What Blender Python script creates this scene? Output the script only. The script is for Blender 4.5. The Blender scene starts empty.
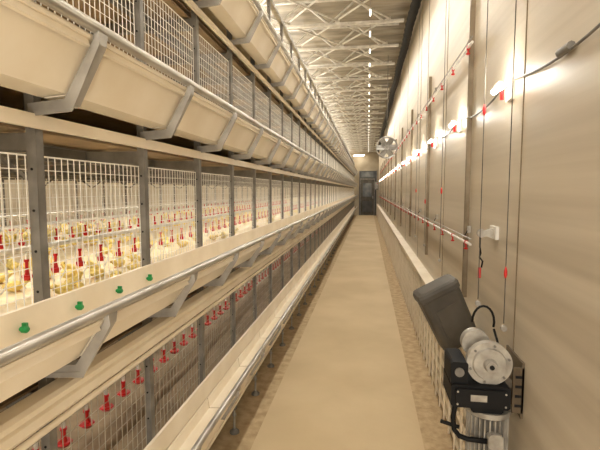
import bpy, math, random
from mathutils import Vector, Matrix
random.seed(7)
scene=bpy.context.scene
coll=scene.collection
H=1.5           # eye height
STEP=.51; Y0=.94
NF=49           # frames
YEND=26.0
TIERS=[.54,1.20,1.85,2.5]
XLEFT=-4.4

def lin(c):
    return tuple(((v/255)/12.92 if v/255<=.04045 else ((v/255+.055)/1.055)**2.4) for v in c)+(1,)
def mat(name,c,rough=.6,metal=0,c2=None,scale=8,stretch=(1,1,1),bump=0,bscale=40,emit=None,es=0,spec=.5):
    m=bpy.data.materials.new(name); m.use_nodes=True
    nt=m.node_tree; b=nt.nodes['Principled BSDF']
    b.inputs['Roughness'].default_value=rough; b.inputs['Metallic'].default_value=metal
    b.inputs['Specular IOR Level'].default_value=spec
    if c2 is None: c2=tuple(v*.88 for v in c)
    tc=nt.nodes.new('ShaderNodeTexCoord'); mp=nt.nodes.new('ShaderNodeMapping')
    mp.inputs['Scale'].default_value=stretch
    nz=nt.nodes.new('ShaderNodeTexNoise'); nz.inputs['Scale'].default_value=scale; nz.inputs['Detail'].default_value=5
    cr=nt.nodes.new('ShaderNodeValToRGB')
    cr.color_ramp.elements[0].position=.35; cr.color_ramp.elements[1].position=.65
    cr.color_ramp.elements[0].color=lin(c2); cr.color_ramp.elements[1].color=lin(c)
    nt.links.new(tc.outputs['Object'],mp.inputs[0]); nt.links.new(mp.outputs[0],nz.inputs['Vector'])
    nt.links.new(nz.outputs['Fac'],cr.inputs[0]); nt.links.new(cr.outputs[0],b.inputs['Base Color'])
    if bump:
        n2=nt.nodes.new('ShaderNodeTexNoise'); n2.inputs['Scale'].default_value=bscale; n2.inputs['Detail'].default_value=4
        nt.links.new(mp.outputs[0],n2.inputs['Vector'])
        bp=nt.nodes.new('ShaderNodeBump'); bp.inputs['Strength'].default_value=bump; bp.inputs['Distance'].default_value=.02
        nt.links.new(n2.outputs['Fac'],bp.inputs['Height']); nt.links.new(bp.outputs[0],b.inputs['Normal'])
    if emit:
        b.inputs['Emission Color'].default_value=lin(emit); b.inputs['Emission Strength'].default_value=es
    return m
M={}
M['cream']=mat('cream_plastic',(240,229,209),.32,0,(231,218,194),6)
M['rail']=mat('cream_rail',(240,228,206),.4,0,(226,212,187),5)
M['galv']=mat('galvanised_steel',(178,174,167),.4,.35,(150,146,139),14)
M['dgalv']=mat('dull_steel',(134,129,121),.5,.25,(106,102,95),12)
M['pipe']=mat('bright_pipe',(196,192,184),.28,.6,(166,161,152),8)
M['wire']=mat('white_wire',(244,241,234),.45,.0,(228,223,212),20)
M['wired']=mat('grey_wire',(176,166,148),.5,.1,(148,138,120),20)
M['belt']=mat('manure_belt',(156,133,103),.7,0,(124,103,76),5)
M['cfloor']=mat('cage_floor_plastic',(236,220,186),.6,0,(224,204,156),14,bump=.4)
M['red']=mat('red_plastic',(212,28,26),.35,0,(182,18,15),9)
M['white']=mat('white_plastic',(244,240,230),.4)
M['green']=mat('green_plastic',(20,140,70),.35)
M['wall']=mat('wall_panel',(210,198,177),.40,0,(188,175,153),1.0,(.16,.16,7),bump=.05,bscale=4,spec=.45)
m=M['wall']; nt=m.node_tree; bs=nt.nodes['Principled BSDF']
src=bs.inputs['Base Color'].links[0].from_socket
tc=nt.nodes.new('ShaderNodeTexCoord'); mp=nt.nodes.new('ShaderNodeMapping'); mp.inputs['Scale'].default_value=(1,.5,24)
nz=nt.nodes.new('ShaderNodeTexNoise'); nz.inputs['Scale'].default_value=1.0; nz.inputs['Detail'].default_value=4
cr=nt.nodes.new('ShaderNodeValToRGB'); cr.color_ramp.elements[0].position=.3; cr.color_ramp.elements[0].color=(.82,.81,.78,1); cr.color_ramp.elements[1].position=.6; cr.color_ramp.elements[1].color=(1,1,1,1)
mx=nt.nodes.new('ShaderNodeMix'); mx.data_type='RGBA'; mx.blend_type='MULTIPLY'; mx.inputs[0].default_value=.5
nt.links.new(tc.outputs['Object'],mp.inputs[0]); nt.links.new(mp.outputs[0],nz.inputs['Vector']); nt.links.new(nz.outputs['Fac'],cr.inputs[0])
nt.links.new(src,mx.inputs[6]); nt.links.new(cr.outputs[0],mx.inputs[7]); nt.links.new(mx.outputs[2],bs.inputs['Base Color'])
M['wallf']=mat('far_wall_panel',(226,214,192),.6,0,(206,192,166),2)
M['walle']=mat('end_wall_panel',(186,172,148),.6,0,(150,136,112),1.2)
M['ceil']=mat('ceiling_foil',(168,158,140),.5,.0,(112,103,87),1.8,(1,3,1),bump=.9,bscale=4)
M['truss']=mat('truss_steel',(232,229,221),.4,.1,(198,193,184),12)
M['floor']=mat('dirt_concrete',(198,174,136),.85,0,(172,147,110),16,bump=.25)
M['walk']=mat('walkway_concrete',(212,191,153),.75,0,(198,176,138),1.3,bump=.08,bscale=25)
M['black']=mat('black_plastic',(22,21,21),.65,0,(12,12,12),spec=.25)
M['silver']=mat('cast_aluminium',(184,178,166),.45,.25,(148,141,130),20)
M['dark']=mat('door_dark',(84,84,82),.5,0,(58,59,60),3)
M['glass']=mat('door_glass',(124,126,124),.25,0,(88,92,94),3)
M['hop']=mat('grey_plastic',(96,91,83),.55,0,(74,69,62),6,spec=.3)
M['brown']=mat('brown_steel',(112,98,78),.5,.25,(84,70,52),9)
M['chick']=mat('chick_down',(248,230,150),.9,0,(240,212,112),60,bump=.5,bscale=200)
M['beak']=mat('chick_beak',(225,150,70),.5)
M['eye']=mat('chick_eye',(15,12,10),.2)
M['lamp']=mat('lamp_tube',(255,250,235),.4,emit=(255,248,234),es=4)
M['lampw']=mat('wall_lamp_tube',(255,250,235),.4,emit=(255,246,228),es=34)
M['joint']=mat('joint_brown',(146,130,106),.5,.1,(116,100,76),8)
M['gap']=mat('guard_gap',(138,120,92),.8,0,(106,90,66),8)

class MB:
    def __init__(s): s.v=[];s.f=[];s.m=[];s.mats=[];s.sm=[]
    def mi(s,k):
        if k not in s.mats: s.mats.append(k)
        return s.mats.index(k)
    def add(s,vs,fs,k,smooth=False):
        o=len(s.v); s.v+= [tuple(v) for v in vs]; i=s.mi(k)
        for f in fs: s.f.append([a+o for a in f]); s.m.append(i); s.sm.append(smooth)
    def box(s,x0,x1,y0,y1,z0,z1,k,mtx=None):
        vs=[Vector((x,y,z)) for x in(x0,x1) for y in(y0,y1) for z in(z0,z1)]
        if mtx: vs=[mtx@v for v in vs]
        s.add(vs,[(0,1,3,2),(4,6,7,5),(0,4,5,1),(2,3,7,6),(0,2,6,4),(1,5,7,3)],k)
    def prism(s,prof,y0,y1,k):
        n=len(prof)
        vs=[(x,y0,z) for x,z in prof]+[(x,y1,z) for x,z in prof]
        fs=[[i,(i+1)%n,(i+1)%n+n,i+n] for i in range(n)]+[list(range(n))[::-1],[i+n for i in range(n)]]
        s.add(vs,fs,k)
    def cyl(s,p0,p1,r,k,n=10,r2=None,cap=True):
        p0=Vector(p0);p1=Vector(p1);d=(p1-p0).normalized()
        a=d.orthogonal().normalized();b=d.cross(a); r2=r if r2 is None else r2
        vs=[];
        for p,rr in((p0,r),(p1,r2)):
            for i in range(n):
                t=2*math.pi*i/n; vs.append(p+(a*math.cos(t)+b*math.sin(t))*rr)
        s.add(vs,[[i,(i+1)%n,(i+1)%n+n,i+n] for i in range(n)],k,True)
        if cap: s.add(vs,[list(range(n))[::-1],[i+n for i in range(n)]],k)
    def tube(s,pts,r,k,n=8):
        pts=[Vector(p) for p in pts]; rings=[]; ref=None
        for i,p in enumerate(pts):
            d=(pts[min(i+1,len(pts)-1)]-pts[max(i-1,0)]).normalized()
            if ref is None: ref=d.orthogonal().normalized()
            a=(ref-d*ref.dot(d)).normalized(); ref=a; b=d.cross(a)
            rr=r[i] if isinstance(r,(list,tuple)) else r
            rings.append([p+(a*math.cos(2*math.pi*j/n)+b*math.sin(2*math.pi*j/n))*rr for j in range(n)])
        vs=[v for q in rings for v in q]; fs=[]
        for i in range(len(pts)-1):
            for j in range(n):
                fs.append([i*n+j,i*n+(j+1)%n,(i+1)*n+(j+1)%n,(i+1)*n+j])
        fs.append(list(range(n))[::-1]); fs.append([(len(pts)-1)*n+j for j in range(n)])
        s.add(vs,fs,k,True)
    def sphere(s,c,r,k,n=10,m=7):
        c=Vector(c); vs=[];fs=[]
        rx,ry,rz=r if isinstance(r,(tuple,list)) else (r,r,r)
        for i in range(m+1):
            ph=math.pi*i/m
            for j in range(n):
                t=2*math.pi*j/n; vs.append(c+Vector((rx*math.sin(ph)*math.cos(t),ry*math.sin(ph)*math.sin(t),rz*math.cos(ph))))
        for i in range(m):
            for j in range(n): fs.append([i*n+j,(i+1)*n+j,(i+1)*n+(j+1)%n,i*n+(j+1)%n])
        s.add(vs,fs,k,True)
    def mesh(s,name):
        me=bpy.data.meshes.new(name); me.from_pydata(s.v,[],s.f)
        for k in s.mats: me.materials.append(M[k])
        me.polygons.foreach_set('material_index',s.m); me.polygons.foreach_set('use_smooth',s.sm)
        me.update(); return me
    def obj(s,name,parent=None,loc=(0,0,0),**kw):
        return mk(name,s.mesh(name),parent,loc,**kw)
def mk(name,me,parent=None,loc=(0,0,0),label=None,cat=None,group=None,kind=None,rot=None):
    o=bpy.data.objects.new(name,me); coll.objects.link(o); o.location=loc
    if rot: o.rotation_euler=rot
    if parent: o.parent=parent
    if label:o['label']=label
    if cat:o['category']=cat
    if group:o['group']=group
    if kind:o['kind']=kind
    return o

# ------------------------------------------------ setting
def S(name,x0,x1,y0,y1,z0,z1,k):
    b=MB(); b.box(x0,x1,y0,y1,z0,z1,k); return b.obj(name,kind='structure')
S('floor',XLEFT-.1,.7,-3,YEND+.1,-.1,0,'floor')
S('ceiling',XLEFT-.1,.7,-3,YEND+.1,3.95,4.05,'ceil')
S('wall_right',.6,.7,-3,YEND,0,3.95,'wall')
S('wall_left',XLEFT-.1,XLEFT,-3,YEND,0,3.95,'wallf')
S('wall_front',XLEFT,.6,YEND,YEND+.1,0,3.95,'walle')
S('wall_back',XLEFT,.6,-3.1,-3,0,3.95,'wallf')
S('trim_1',-.65,.34,-3,YEND,0,.012,'walk')
# far door with grey surround
b=MB(); b.box(-.52,.48,YEND-.05,YEND,0,2.62,'dark'); b.box(-.42,.34,YEND-.09,YEND-.05,0.0,2.1,'hop'); b.box(-.48,-.42,YEND-.11,YEND-.04,0,2.16,'dgalv'); b.box(.34,.40,YEND-.11,YEND-.04,0,2.16,'dgalv'); b.box(-.48,.40,YEND-.11,YEND-.04,2.1,2.18,'dgalv')
b.box(-.3,.2,YEND-.11,YEND-.085,1.1,1.9,'glass'); b.box(-.33,.24,YEND-.1,YEND-.085,.2,.85,'dark'); b.box(.26,.30,YEND-.15,YEND-.08,1.0,1.15,'silver')
b.box(-.4,.3,YEND-.07,YEND-.045,2.25,2.55,'glass')
b.obj('door_1',kind='structure')
b=MB(); b.box(-.10,.10,-.1,0,-.25,.25,'dgalv'); b.box(-.08,.08,-.112,-.1,-.2,.2,'galv'); b.cyl((.0,-.05,.25),(.0,-.05,.9),.02,'dgalv',8)
r=b.obj('control_cabinet',loc=(.49,YEND-.05,1.75),label='small grey control cabinet beside the far door',cat='cabinet')
b=MB(); b.cyl((.03,-.118,.12),(.03,-.112,.12),.03,'red',10); b.obj('knob',r)
# slatted guard on the base of the wall
b=MB()
b.box(.545,.6,1.98,YEND,0,.67,'gap')
for i in range(7):
    z=.01+.092*i
    b.prism([(.545,z),(.522,z+.004),(.514,z+.028),(.522,z+.050),(.545,z+.054)],1.98,YEND,'rail')
b.box(.50,.6,1.98,YEND,.66,.69,'rail')
y=2.0
while y<YEND:
    b.box(.505,.514,y-.008,y+.008,0,.66,'rail'); y+=.17
b.obj('baseboard_right',kind='structure')
# wall joint posts
for i in range(13):
    y=.98+1.75*i
    b=MB(); b.box(.584,.6,-.011,.011,.85,2.6,'joint')
    b.box(.576,.6,-.015,-.010,.85,2.6,'joint'); b.box(.576,.6,.010,.015,.85,2.6,'joint')
    b.obj('trim_%d'%(i+2),loc=(0,y,0),kind='structure')
for i in range(13):
    y=1.85+1.75*i
    b=MB(); b.box(.597,.6,-.003,.003,.69,3.95,'gap'); b.obj('trim_%d'%(i+15),loc=(0,y,0),kind='structure')

# ------------------------------------------------ cage frames
XP=-.8; XB=-3.3; XM=-2.05
def frame():
    e=bpy.data.objects.new('cage_frame',None); coll.objects.link(e); e.empty_display_size=.1
    e['label']='galvanised steel upright frame with cross beams supporting the tiers'; e['category']='cage frame'; e['group']='upright frames of the cage rack'
    b=MB(); w=.0125
    b.box(-w,w,-.002,.002,.15,3.0,'dgalv'); b.box(-w,-w+.003,0,.024,.15,3.0,'dgalv'); b.box(w-.003,w,0,.024,.15,3.0,'dgalv')
    for i in range(28):
        b.cyl((0,-.0035,.25+.1*i),(0,-.0015,.25+.1*i),.0035,'black',6)
    p=b.obj('post',e,(XP,0,0)); q=mk('post',p.data,e,(XB,0,0))
    b=MB(); b.cyl((0,0,0),(0,0,.012),.03,'dgalv',12); b.cyl((0,0,.012),(0,0,.03),.026,'dgalv',12,.01); b.cyl((0,0,.03),(0,0,.17),.007,'galv',8); b.cyl((0,0,.11),(0,0,.125),.014,'galv',6)
    f=b.obj('foot',e,(XP,.012,0)); mk('foot',f.data,e,(XB,.012,0))
    b=MB(); b.box(XB,XP,.004,.007,-.025,.02,'dgalv'); b.box(XB,XP,.004,.034,-.025,-.022,'dgalv'); b.box(XB,XP,.004,.034,.017,.02,'dgalv')
    for xx in (XP,XM):
        b.prism([(xx,-.10),(xx-.015,-.10),(xx-.13,-.02),(xx-.11,-.02)],.008,.012,'dgalv')
    b.prism([(XM+.0,-.10),(XM+.015,-.10),(XM+.13,-.02),(XM+.11,-.02)],.008,.012,'dgalv')
    bm=b.mesh('cross_beam')
    def brk(d):
        b=MB()
        out=[(.018,.006),(.014,-.02),(-.062,-.168+d),(-.170,-.178+d)]; inn=[(-.170,-.160+d),(-.074,-.152+d),(.004,-.012),(.006,.002)]
        b.prism(out+inn,-.018,.018,'galv')
        b.prism([(.018,.006),(-.062,-.168+d),(-.170,-.178+d),(-.170,-.19+d),(-.055,-.182+d),(.022,-.02)],-.020,-.017,'galv')
        return b.mesh('trough_bracket')
    ba=brk(.012); bl=brk(.030)
    for ti,z in enumerate(TIERS):
        mk('cross_beam',bm,e,(0,0,z-.232)); mk('trough_bracket',bl if ti<2 else ba,e,(-.62,0,z))
    return e
base=frame()
kids=list(base.children)
base.location=(0,Y0-2*STEP,0)
for i in range(1,NF+2):
    c=base.copy(); coll.objects.link(c); c.location=(0,Y0+(i-2)*STEP,0)
    for k in kids:
        d=k.copy(); coll.objects.link(d); d.parent=c
YS=Y0-2*STEP
YL=Y0+(NF-1)*STEP
# troughs
def trough(d):
    o_=[(0,0),(-.075,-.143+d),(-.143,-.148+d),(-.150,-.06)]
    i_=[(-.146,-.06),(-.139,-.143+d),(-.078,-.138+d),(-.005,0)]
    b=MB(); b.prism(o_+i_,.004,STEP-.004,'cream'); b.box(-.012,.003,.026,STEP-.026,-.012,-.004,'cream')
    b.prism([(-.004,-.012),(.002,-.03),(-.010,-.03)],.026,STEP-.026,'cream')
    return b.mesh('feed_trough')
tm=trough(.015); tml=trough(.034)
TN=['lowest','second','third','top']
for ti,z in enumerate(TIERS):
    for i in range(NF+1):
        mk('feed_trough',tml if ti<2 else tm,None,(-.62,YS+i*STEP,z),label='cream plastic feed trough section of the %s tier'%TN[ti],cat='feed trough',group='feed troughs of the %s tier'%TN[ti])
# mesh panels
def panel(k,h,nx=19,nz=11,r=.0009):
    b=MB(); L=STEP-.05
    for i in range(nx+1):
        y=.025+L*i/nx; b.box(-r,r,y-r,y+r,0,h,k)
    for j in range(nz+1):
        z=h*j/nz; rr=r*(2.2 if j in(0,nz) else 1); b.box(-r-rr,-r+rr*.2,.02,STEP-.02,z-rr,z+rr,k)
    return b
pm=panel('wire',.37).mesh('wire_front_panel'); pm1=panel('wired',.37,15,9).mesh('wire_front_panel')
for ti,z in enumerate(TIERS):
    for i in range(NF+1):
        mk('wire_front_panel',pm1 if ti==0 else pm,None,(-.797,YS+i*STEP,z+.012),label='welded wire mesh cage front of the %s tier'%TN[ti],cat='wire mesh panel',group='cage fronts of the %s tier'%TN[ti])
def longo(name,fn,**kw):
    b=MB(); fn(b); return b.obj(name,**kw)
for ti,z in enumerate(TIERS):
    t=TN[ti]
    pr=.0135
    longo('rim_pipe',lambda b:b.cyl((-.612,YS,z+.002+pr),(-.612,YL,z+.002+pr),pr,'pipe',14),label='thick galvanised pipe along the rim of the %s trough row'%t,cat='pipe',group='trough rim pipes')
    def strip(b):
        b.prism([(-.786,.03),(-.774,.03),(-.774,-.11),(-.786,-.11)],YS,YL,'rail')
    o=longo('feed_guard_strip',strip,label='cream guard strip behind the %s trough row'%t,cat='guard strip',group='feed guard strips'); o.location.z=z
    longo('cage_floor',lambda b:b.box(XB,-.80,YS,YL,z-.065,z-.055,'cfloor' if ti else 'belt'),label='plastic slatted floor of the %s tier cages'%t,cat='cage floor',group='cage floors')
    longo('manure_belt',lambda b:(b.box(XB+.03,-.83,YS,YL,z-.178,z-.172,'belt'),b.box(XB+.03,-.83,YS,YL,z-.204,z-.198,'belt')),label='tan manure belt running under the %s tier'%t,cat='conveyor belt',group='manure belts')
    for X in (-1.02,-1.45,-1.9,-2.4,-2.9):
        longo('support_rail',lambda b:(b.box(X-.015,X+.015,YS,YL,z-.212,z-.209,'dgalv'),b.box(X-.002,X+.002,YS,YL,z-.258,z-.212,'dgalv')),label='steel angle rail running under the belt of the %s tier'%t,cat='rail',group='belt support rails')
    if ti<2:
        def rail(b):
            b.prism([(-.775,z-.178),(-.738,z-.182),(-.728,z-.190),(-.732,z-.206),(-.740,z-.211),(-.732,z-.216),(-.726,z-.234),(-.736,z-.246),(-.775,z-.246)],YS,YL,'rail')
            b.cyl((-.732,YS,z-.256),(-.732,YL,z-.256),.008,'rail',8)
        longo('belt_side_rail',rail,label='cream ribbed side rail with thin pipe below the %s tier'%t,cat='rail',group='ribbed belt side rails')
    else:
        longo('belt_side_rail',lambda b:b.prism([(-.78,z-.172),(-.77,z-.172),(-.764,z-.205),(-.78,z-.205)],YS,YL,'rail'),label='cream side rail along the belt of the %s tier'%t,cat='rail',group='narrow belt side rails')
    if ti<3:
        for X in (XM,XB+.03):
            def back(b):
                for j in range(8): b.box(X,X+.0022,YS,YL,z-.05+.06*j,z-.048+.06*j,'wire')
                y=YS
                while y<16: b.box(X,X+.0022,y,y+.0022,z-.05,z+.37,'wire'); y+=.05
            longo('wire_partition',back,label='long white wire mesh partition inside the %s tier'%t,cat='wire mesh panel',group='mesh partitions')
        for X in (-1.12,-1.85,-2.6):
            longo('water_pipe',lambda b:b.cyl((X,YS,z+.105),(X,YL,z+.105),.009,'white',8),label='white drinker water pipe inside the %s tier'%t,cat='water pipe',group='water pipes in the cages')
longo('top_rail',lambda b:b.box(-.82,-.78,YS,YL,3.0,3.03,'galv'),label='steel rail on top of the cage rack',cat='rail')

# green clips on second tier
b=MB(); b.cyl((0,0,0),(.006,0,0),.005,'green',10,.006); b.cyl((.006,0,0),(.016,0,0),.0085,'green',12,.0085); b.cyl((.016,0,0),(.020,0,0),.0085,'green',12,.005); b.box(.006,.018,-.003,.003,.006,.015,'green')
kb=b.mesh('clip_knob')
for i in range(5):
    mk('clip_knob',kb,None,(-.774,.66+.19*i,TIERS[1]-.014),label='small green plastic clip on the cream guard strip',cat='knob',group='green clips of the second tier')

# drinkers
def drinker_meshes():
    a=MB(); a.cyl((0,0,0),(0,0,.013),.013,'red',12,.021); a.cyl((0,0,.013),(0,0,.018),.021,'red',12,.018); a.cyl((0,0,.018),(0,0,.034),.009,'red',10,.007)
    s=MB(); s.cyl((0,0,.034),(0,0,.062),.006,'red',8); s.cyl((0,0,.062),(0,0,.070),.009,'red',8); s.cyl((0,0,.070),(0,0,.096),.005,'white',8)
    c=MB()
    for q in(1,-.55):
        pts=[(0,.0+q*.065*math.sin(t),.032+.062*math.cos(t)) for t in [math.pi*i/10 for i in range(10)]]; c.tube(pts,.0026,'white',6)
    return a,s,c
a,s,c=drinker_meshes()
am=a.mesh('cup'); sm_=s.mesh('stem'); cm=c.mesh('hanger')
def merge(dst,src,off):
    o=len(dst.v); dst.v+=[(v[0]+off[0],v[1]+off[1],v[2]+off[2]) for v in src.v]
    for f,m_,sm in zip(src.f,src.m,src.sm): dst.f.append([x+o for x in f]); dst.m.append(dst.mi(src.mats[m_])); dst.sm.append(sm)
whole=MB()
for q in (a,s,c): merge(whole,q,(0,0,0))
wm=whole.mesh('nipple_drinker')
def drinkers(X,z,y0,sp,n,nparts,t,arc,sc=1):
    for i in range(n):
        kw=dict(label='red nipple drinker with drip cup hanging inside the %s tier'%t,cat='nipple drinker',group='red drinkers of the %s tier'%t)
        loc=(X,y0+sp*i,z)
        if i<nparts:
            r=mk('nipple_drinker',am,None,loc,**kw)
            mk('stem',sm_,r)
            if arc: mk('hanger',cm,r)
        else: r=mk('nipple_drinker',wm,None,loc,**kw)
        if i<nparts: r.scale=(sc,sc,1)
drinkers(-1.12,TIERS[0],1.0,.135,80,24,TN[0],False,1.45)
drinkers(-1.12,TIERS[1],1.0,.135,80,24,TN[1],True,.85)
drinkers(-1.85,TIERS[1],1.8,.135,60,20,TN[1],True,.85)
drinkers(-2.6,TIERS[1],2.5,.16,50,0,TN[1],True)
for ti in(0,1):
    b=MB(); y=1.0+.135*80
    while y<YL: merge(b,a,(-1.12,y,TIERS[ti])); merge(b,s,(-1.12,y,TIERS[ti])); y+=.15
    b.obj('nipple_drinker_row',kind='stuff',label='distant run of red nipple drinkers in the %s tier'%TN[ti],cat='nipple drinker')

# chicks
def chick_mesh(head_up):
    b=MB()
    sp=[(-.05,.040),(-.043,.036),(-.03,.031),(-.01,.028),(.012,.031),(.026,.040+.006*head_up),(.033,.052+.012*head_up),(.038,.062+.014*head_up),(.046,.066+.014*head_up),(.054,.064+.014*head_up),(.058,.062+.013*head_up)]
    rad=[.002,.013,.022,.027,.025,.018,.0135,.0145,.0145,.009,.003]
    b.tube([(0,x,z) for x,z in sp],rad,'chick',12)
    hz=.064+.014*head_up
    b.cyl((0,.056,hz),(0,.066,hz-.003),.004,'beak',6,.0008)
    for sx in(-1,1):
        b.sphere((sx*.0125,.047,hz+.004),.0022,'eye',6,4)
        b.tube([(sx*.024,.015,.034),(sx*.028,-.005,.031),(sx*.023,-.028,.033)],[.004,.010,.003],'chick',8)
        b.tube([(sx*.011,.0,.015),(sx*.012,.004,.003)],.0022,'beak',5)
        for dx in(-.006,0,.006): b.tube([(sx*.012,.004,.003),(sx*.012+dx,.02,.0015)],.0015,'beak',4)
    return b.mesh('chick')
cms=[chick_mesh(.8),chick_mesh(-.2),chick_mesh(-1.3)]
zf=TIERS[1]-.055
placed=[]
labs=['yellow downy chick standing upright on the cage floor','yellow downy chick standing on the cage floor','yellow downy chick with lowered head on the cage floor']
cnt=0; tries=0
while cnt<270 and tries<20000:
    tries+=1
    if placed and random.random()<.5:
        px,py=random.choice(placed); x=px+random.uniform(-.15,.15); y=py+random.uniform(-.15,.15)
    else:
        u=random.random(); y=1.0+ (u**1.35)*8; x=random.uniform(-2.9,-.9)
    if y < abs(x)*.95 or not -3.1<x<-.88: continue
    if abs(x-XM)<.08: continue
    if any((x-p)**2+(y-q)**2<.088**2 for p,q in placed): continue
    placed.append((x,y)); k=random.choice([0,1,2,2])
    o=mk('chick',cms[k],None,(x,y,zf+.001),label=labs[k],cat='chick',group='chicks in the second tier',rot=(0,0,random.uniform(0,6.28)))
    sc=random.uniform(.72,.86); o.scale=(sc,sc,sc*.92); cnt+=1

# ------------------------------------------------ ceiling
b=MB(); x1=.42
b.box(XLEFT+.01,x1,-.026,.026,3.62,3.65,'truss'); b.box(XLEFT+.01,x1,-.02,.02,3.93,3.95,'truss')
x=XLEFT+.02; j=0
while x+.35<x1:
    b.cyl((x,0,3.64 if j%2 else 3.93),(x+.35,0,3.93 if j%2 else 3.64),.015,'truss',6); x+=.35; j+=1
pu=b.mesh('roof_truss')
b=MB()
for j in range(7):
    x=-4.3+.65*j
    b.cyl((x,0.02,3.66),(x+.65,.93,3.66),.013,'truss',6); b.cyl((x,.93,3.69),(x+.65,0.02,3.69),.013,'truss',6)
bz=b.mesh('bracing_rod_set')
NT=25
for i in range(NT):
    y=2.0+.95*i
    mk('roof_truss',pu,loc=(0,y,0),label='pale steel lattice truss spanning under the ceiling',cat='truss',group='ceiling trusses')
    if i<NT-1: mk('bracing_rod_set',bz,loc=(0,y,0),label='criss-cross lattice of thin bracing rods between two trusses',cat='bracing',group='ceiling bracing')
for i in range(31):
    y=2.4+.7*i
    r=MB(); r.box(-.012,.012,-.09,.09,.008,.022,'white'); r.cyl((0,-.05,.02),(0,-.05,.43),.003,'galv',6); r.cyl((0,.05,.02),(0,.05,.43),.003,'galv',6)
    ro=r.obj('ceiling_lamp',loc=(0,y,3.52),label='slim LED tube lamp hung over the aisle',cat='lamp',group='aisle ceiling lamps')
    t=MB(); t.cyl((0,-.08,0),(0,.08,0),.008,'lamp',8); t.obj('lamp_tube',ro)
# black ribbed pipe in the corner
b=MB(); pts=[];rr=[]
y=1.0;k=0
while y<YEND-.2: pts.append((.51+.006*math.sin(y*3),y,3.62+.01*math.sin(y*2.1))); rr.append(.06 if k%2 else .048); y+=.1; k+=1
b.tube(pts,rr,'black',8)
b.obj('auger_pipe',label='black ribbed pipe along the top of the wall',cat='pipe')
# end lamp
b=MB(); b.box(-.7,.0,-.08,.08,0,.05,'white'); ro=b.obj('end_lamp',loc=(-.2,YEND-.45,3.5),label='bright rectangular lamp above the far door',cat='lamp')
b=MB(); b.box(-.65,-.05,-.06,.06,-.02,0,'lampw'); b.obj('lamp_tube',ro)
b=MB(); b.cyl((-.4,0,.05),(-.4,0,.45),.01,'galv'); b.obj('hanger',ro)

# ------------------------------------------------ wall lamps
for i in range(20):
    y=2.0+1.02*i
    b=MB(); b.box(.585,.6,-.035,.035,-.05,.04,'white'); b.box(.54,.59,-.012,.012,.0,.02,'silver'); b.box(.535,.55,-.05,.05,.010,.022,'silver'); b.cyl((.555,-.02,-.05),(.555,-.02,-.01),.008,'red',8)
    r=b.obj('wall_lamp',loc=(0,y,1.93),label='small white wall lamp glowing on a bracket with red clip',cat='lamp',group='wall lamps')
    t=MB(); t.cyl((.542,-.06,0),(.542,.06,0),.012,'lampw',10); t.obj('lamp_tube',r)
    if i<10:
        l=bpy.data.lights.new('lamp_or_fill_light','POINT'); l.energy=2.4; l.color=(1,.96,.87); l.shadow_soft_size=.025
        lo=bpy.data.objects.new('lamp_or_fill_light',l); coll.objects.link(lo); lo.location=(.50,y,1.985)
b=MB(); pts=[]
y=.3
while y<22:
    ph=((y-2.0)/1.02)%1; pts.append((.588,y,1.965-.05*math.sin(math.pi*ph))); y+=.085
b.tube(pts,.005,'dgalv',6); 
b.cyl((.585,1.42,1.925),(.585,1.5,1.925),.013,'dgalv',8)
b.obj('power_cable',label='grey power cable sagging between the wall lamps',cat='cable')

# drinker lines on wall side
def hung_line(z,y0,y1,sp,lab,X=.562):
    b=MB(); b.cyl((X,y0,z),(X,y1,z),.008,'white',8); b.cyl((X,y0,z+.03),(X,y1,z+.03),.004,'galv',6)
    r=b.obj('drinker_line',label=lab,cat='water pipe')
    b=MB(); b.cyl((0,0,-.040),(0,0,-.032),.010,'red',8,.013); b.cyl((0,0,-.032),(0,0,-.006),.005,'red',8); b.box(-.009,.009,-.008,.008,-.011,.010,'red'); m1=b.mesh('nipple')
    b=MB(); b.cyl((0,0,.03),(0.02,0,.07),.003,'black',6); b.box(.015,.034,-.01,.01,.05,.09,'silver'); m2=b.mesh('wall_hook')
    y=y0+.1;i=0
    while y<y1 and i<50:
        mk('nipple',m1,r,(X,y,z)); 
        if i%3==0: mk('wall_hook',m2,r,(X,y+.05,z))
        y+=sp; i+=1
hung_line(2.32,2.6,22,.45,'raised white drinker line with red nipples beside the wall')
hung_line(1.2,2.5,22,.40,'lower white drinker line with red nipples beside the wall')

def cord(y,z0,z1,hz,x=.56):
    b=MB(); b.cyl((x,0,z0),(x,0,z1),.0019,'hop',6)
    r=b.obj('pull_cord',loc=(0,y,0),label='thin dark winch cord with red handle hanging by the wall',cat='cord',group='winch cords')
    b=MB(); b.tube([(x,0,hz-.03),(x,0,hz-.018),(x,0,hz),(x,0,hz+.018)],[.003,.007,.007,.002],'red',8); b.obj('handle',r)
    b=MB(); b.cyl((x,-.01,z0-.02),(x,.01,z0-.02),.012,'silver',8); b.obj('pulley',r)
cord(1.86,.95,3.94,1.17); cord(2.06,1.0,3.94,1.86,.505); cord(3.3,1.0,3.94,1.5,.53); cord(4.2,1.0,3.94,1.4,.53); cord(5.0,1.0,3.94,1.5,.53)
b=MB(); b.box(.585,.6,-.05,.05,-.03,.03,'white'); b.prism([(.585,.02),(.53,.0),(.53,-.012),(.585,-.028)],-.01,.01,'silver'); b.cyl((.535,-.012,-.005),(.535,.012,-.005),.02,'silver',12)
r=b.obj('pulley_bracket',loc=(0,2.16,1.3),label='white pulley bracket screwed to the wall panel',cat='bracket')
b=MB(); b.tube([(.53,0,-.02),(.53,0,-.07),(.535,0,-.1),(.53,0,-.12),(.545,0,-.14),(.54,0,-.17)],.004,'black',6); b.obj('hook',r)
b=MB(); b.cyl((.532,0,-.22),(.532,0,-.17),.007,'red',8); b.obj('handle',r)

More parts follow.
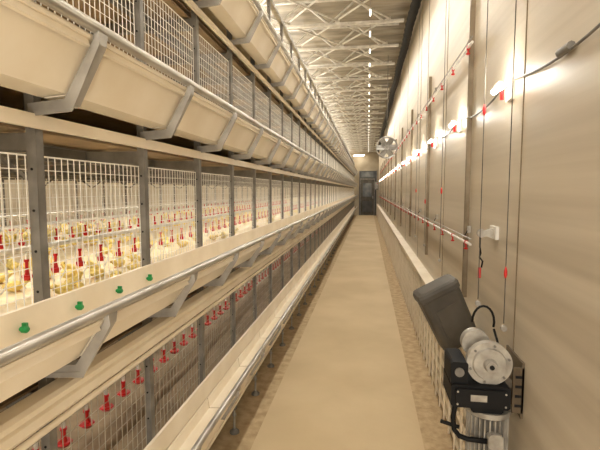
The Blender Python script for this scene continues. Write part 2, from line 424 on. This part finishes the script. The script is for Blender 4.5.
# ------------------------------------------------ winch motor
e=bpy.data.objects.new('winch_motor',None); coll.objects.link(e); e.location=(0,1.78,0); e['label']='gear motor with silver flange disc and black gearbox on the wall'; e['category']='motor'
b=MB(); b.cyl((.475,-.05,.825),(.475,-.02,.825),.085,'silver',40)
b.cyl((.475,-.06,.825),(.475,-.05,.825),.06,'silver',32,.064); b.cyl((.475,-.085,.825),(.475,-.06,.825),.02,'silver',20,.026); b.cyl((.475,-.09,.825),(.475,-.085,.825),.009,'black',12)
for i in range(6):
    t=i*math.pi/3+.3; b.cyl((.475+.074*math.cos(t),-.056,.825+.074*math.sin(t)),(.475+.074*math.cos(t),-.05,.825+.074*math.sin(t)),.005,'dgalv',6)
b.obj('flange_disc',e)
b=MB(); b.cyl((.44,.02,.88),(.44,.06,.88),.055,'silver',28); b.cyl((.475,-.02,.825),(.475,.1,.825),.05,'silver',24); b.obj('drum',e)
b=MB()
def rb(b,x0,x1,y0,y1,z0,z1,k,c=.008):
    b.prism([(x0+c,z0),(x1-c,z0),(x1,z0+c),(x1,z1-c),(x1-c,z1),(x0+c,z1),(x0,z1-c),(x0,z0+c)],y0,y1,k)
rb(b,.33,.55,-.075,.10,.655,.745,'black'); rb(b,.33,.395,-.06,.09,.735,.83,'black'); rb(b,.345,.535,-.09,-.07,.665,.735,'black')
rb(b,.41,.53,-.06,.09,.63,.66,'black')
for dx,dz in((.352,.675),(.528,.675),(.352,.725),(.528,.725)): b.cyl((dx,-.093,dz),(dx,-.088,dz),.004,'silver',6)
b.cyl((.362,-.066,.79),(.362,-.058,.79),.018,'dgalv',16)
b.box(.40,.46,-.0915,-.0895,.69,.715,'silver')
b.obj('gearbox',e)
b=MB(); cx,cy=.49,.01
b.cyl((cx,cy,.61),(cx,cy,.63),.084,'silver',28); b.cyl((cx,cy,.42),(cx,cy,.61),.062,'hop',24)
for i in range(26):
    t=i*math.pi/13
    m=Matrix.Translation((cx,cy,0))@Matrix.Rotation(t,4,'Z'); b.box(.06,.080,-.0025,.0025,.43,.605,'silver',m)
b.cyl((cx,cy,.38),(cx,cy,.42),.078,'silver',28,.082); b.cyl((cx,cy,.365),(cx,cy,.38),.06,'silver',24,.078)
b.obj('motor_body',e)
b=MB(); rb(b,.47,.525,-.09,-.06,.50,.56,'silver',.01); b.obj('terminal_box',e)
b=MB(); b.box(.56,.6,-.06,-.05,.64,.82,'brown'); b.box(.592,.6,-.06,.14,.62,.84,'brown'); b.box(.54,.6,-.02,.1,.70,.72,'brown')
for i in range(4): b.box(.568,.592,-.063,-.059,.665+.038*i,.675+.038*i,'black')
b.obj('mounting_bracket',e)
b=MB(); b.tube([(.36,-.05,.67),(.35,-.05,.64),(.345,-.05,.60),(.35,-.05,.55),(.37,-.05,.525),(.40,-.06,.52),(.47,-.075,.525)],.010,'black',10); b.cyl((.30,-.04,.575),(.37,-.04,.555),.008,'black',8); b.obj('power_cord',e)
b=MB(); b.tube([(.50+.045*math.cos(t),.16,.93+.07*math.sin(t)) for t in [math.pi*i/10-.3 for i in range(12)]],.005,'black',8); b.tube([(.545,.16,.9),(.55,.12,.86),(.53,.06,.83)],.005,'black',8)
b.obj('hose',e)
# grey box tilted, closed
b=MB(); h=.185
def rr_(sx,sy,z,c=.026): return [(-sx+c,-sy,z),(sx-c,-sy,z),(sx-.3*c,-sy+.3*c,z),(sx,-sy+c,z),(sx,sy-c,z),(sx-.3*c,sy-.3*c,z),(sx-c,sy,z),(-sx+c,sy,z),(-sx+.3*c,sy-.3*c,z),(-sx,sy-c,z),(-sx,-sy+c,z),(-sx+.3*c,-sy+.3*c,z)]
R_=[(.085,.035,-h),(.098,.048,-h+.008),(.104,.055,-h+.025),(.110,.06,h-.05),(.116,.065,h-.045),(.116,.065,h-.02),(.110,.059,h-.006),(.090,.045,h)]
vs=[]; fs=[tuple(range(11,-1,-1))]
for q in R_: vs+=rr_(*q)
for q in range(len(R_)-1):
    for j in range(12): fs.append((q*12+j,q*12+(j+1)%12,(q+1)*12+(j+1)%12,(q+1)*12+j))
fs.append(tuple(range((len(R_)-1)*12,len(R_)*12)))
b.add(vs,fs,'hop'); b.box(-.06,.06,-.062,-.05,-.10,.07,'hop')
b.obj('feed_hopper',loc=(.425,2.36,.84),rot=(math.radians(6),math.radians(-27),math.radians(10)),label='dark grey tapered plastic box tilted against the wall',cat='hopper')

# circulation fan
e=bpy.data.objects.new('circulation_fan',None); coll.objects.link(e); e.location=(.33,8.2,2.28); e['label']='round grey circulation fan hung beside the wall'; e['category']='fan'
b=MB(); N=32; R=.19
b.tube([(R*math.cos(2*math.pi*i/N),0,R*math.sin(2*math.pi*i/N)) for i in range(N+1)],.012,'galv',8)
b.tube([(R*math.cos(2*math.pi*i/N),.08,R*math.sin(2*math.pi*i/N)) for i in range(N+1)],.012,'galv',8); b.obj('ring',e)
b=MB(); b.cyl((0,-.01,0),(0,.1,0),.045,'galv',16)
for i in range(6):
    t=i*2*math.pi/6; m=Matrix.Translation((0,.04,0))@Matrix.Rotation(t,4,'Y')@Matrix.Rotation(.5,4,'X'); b.box(.04,.175,-.003,.003,-.055,.055,'galv',m)
b.obj('blades',e)
b=MB(); b.cyl((0,.05,R),(0,.05,1.66),.006,'dgalv',6)
for i in range(8):
    t=i*math.pi/4; b.cyl((0,-.01,0),(R*math.cos(t),-.01,R*math.sin(t)),.003,'dgalv',5)
b.obj('guard',e)

# ------------------------------------------------ lights
def area(loc,sx,sy,e,col=(1,.94,.84),rot=(0,0,0)):
    l=bpy.data.lights.new('lamp_or_fill_light','AREA'); l.shape='RECTANGLE'; l.size=sx; l.size_y=sy; l.energy=e; l.color=col
    o=bpy.data.objects.new('lamp_or_fill_light',l); coll.objects.link(o); o.location=loc; o.rotation_euler=rot; return o
area((.1,12,3.48),.06,26,250)
area((-1.6,13,3.2),.3,26,300,rot=(math.pi,0,0))  # added uplight to brighten the ceiling, no fixture behind it
area((-3.85,12,3.5),.3,26,300)
area((-.05,-1.6,2.6),1.2,1.0,42,rot=(math.radians(60),0,0))  # fill light added behind the camera for the rack and trough faces
area((.1,-1.2,.7),.8,.7,26,rot=(math.radians(92),0,math.radians(8)))  # added low fill behind the camera, lifts the lower rails
for z,p in((TIERS[0]+.34,50),(TIERS[1]+.36,95),(TIERS[2]+.36,65),(TIERS[3]+.42,35)):
    area((-1.3,12.5,z),.03,26,p)
    area((-2.65,12.5,z),.03,26,p)
w=bpy.data.worlds.new('w'); scene.world=w; w.use_nodes=True
w.node_tree.nodes['Background'].inputs[0].default_value=(1,.9,.75,1); w.node_tree.nodes['Background'].inputs[1].default_value=.3

# ------------------------------------------------ camera
cam=bpy.data.cameras.new('camera'); co=bpy.data.objects.new('camera',cam); coll.objects.link(co)
cam.sensor_width=36; cam.lens=26; cam.clip_start=.02
co.location=(0,0,H); co.rotation_euler=(math.radians(90-4.62),0,math.radians(8.9))
scene.camera=co
scene.view_settings.view_transform='Standard'
scene.view_settings.look='None'
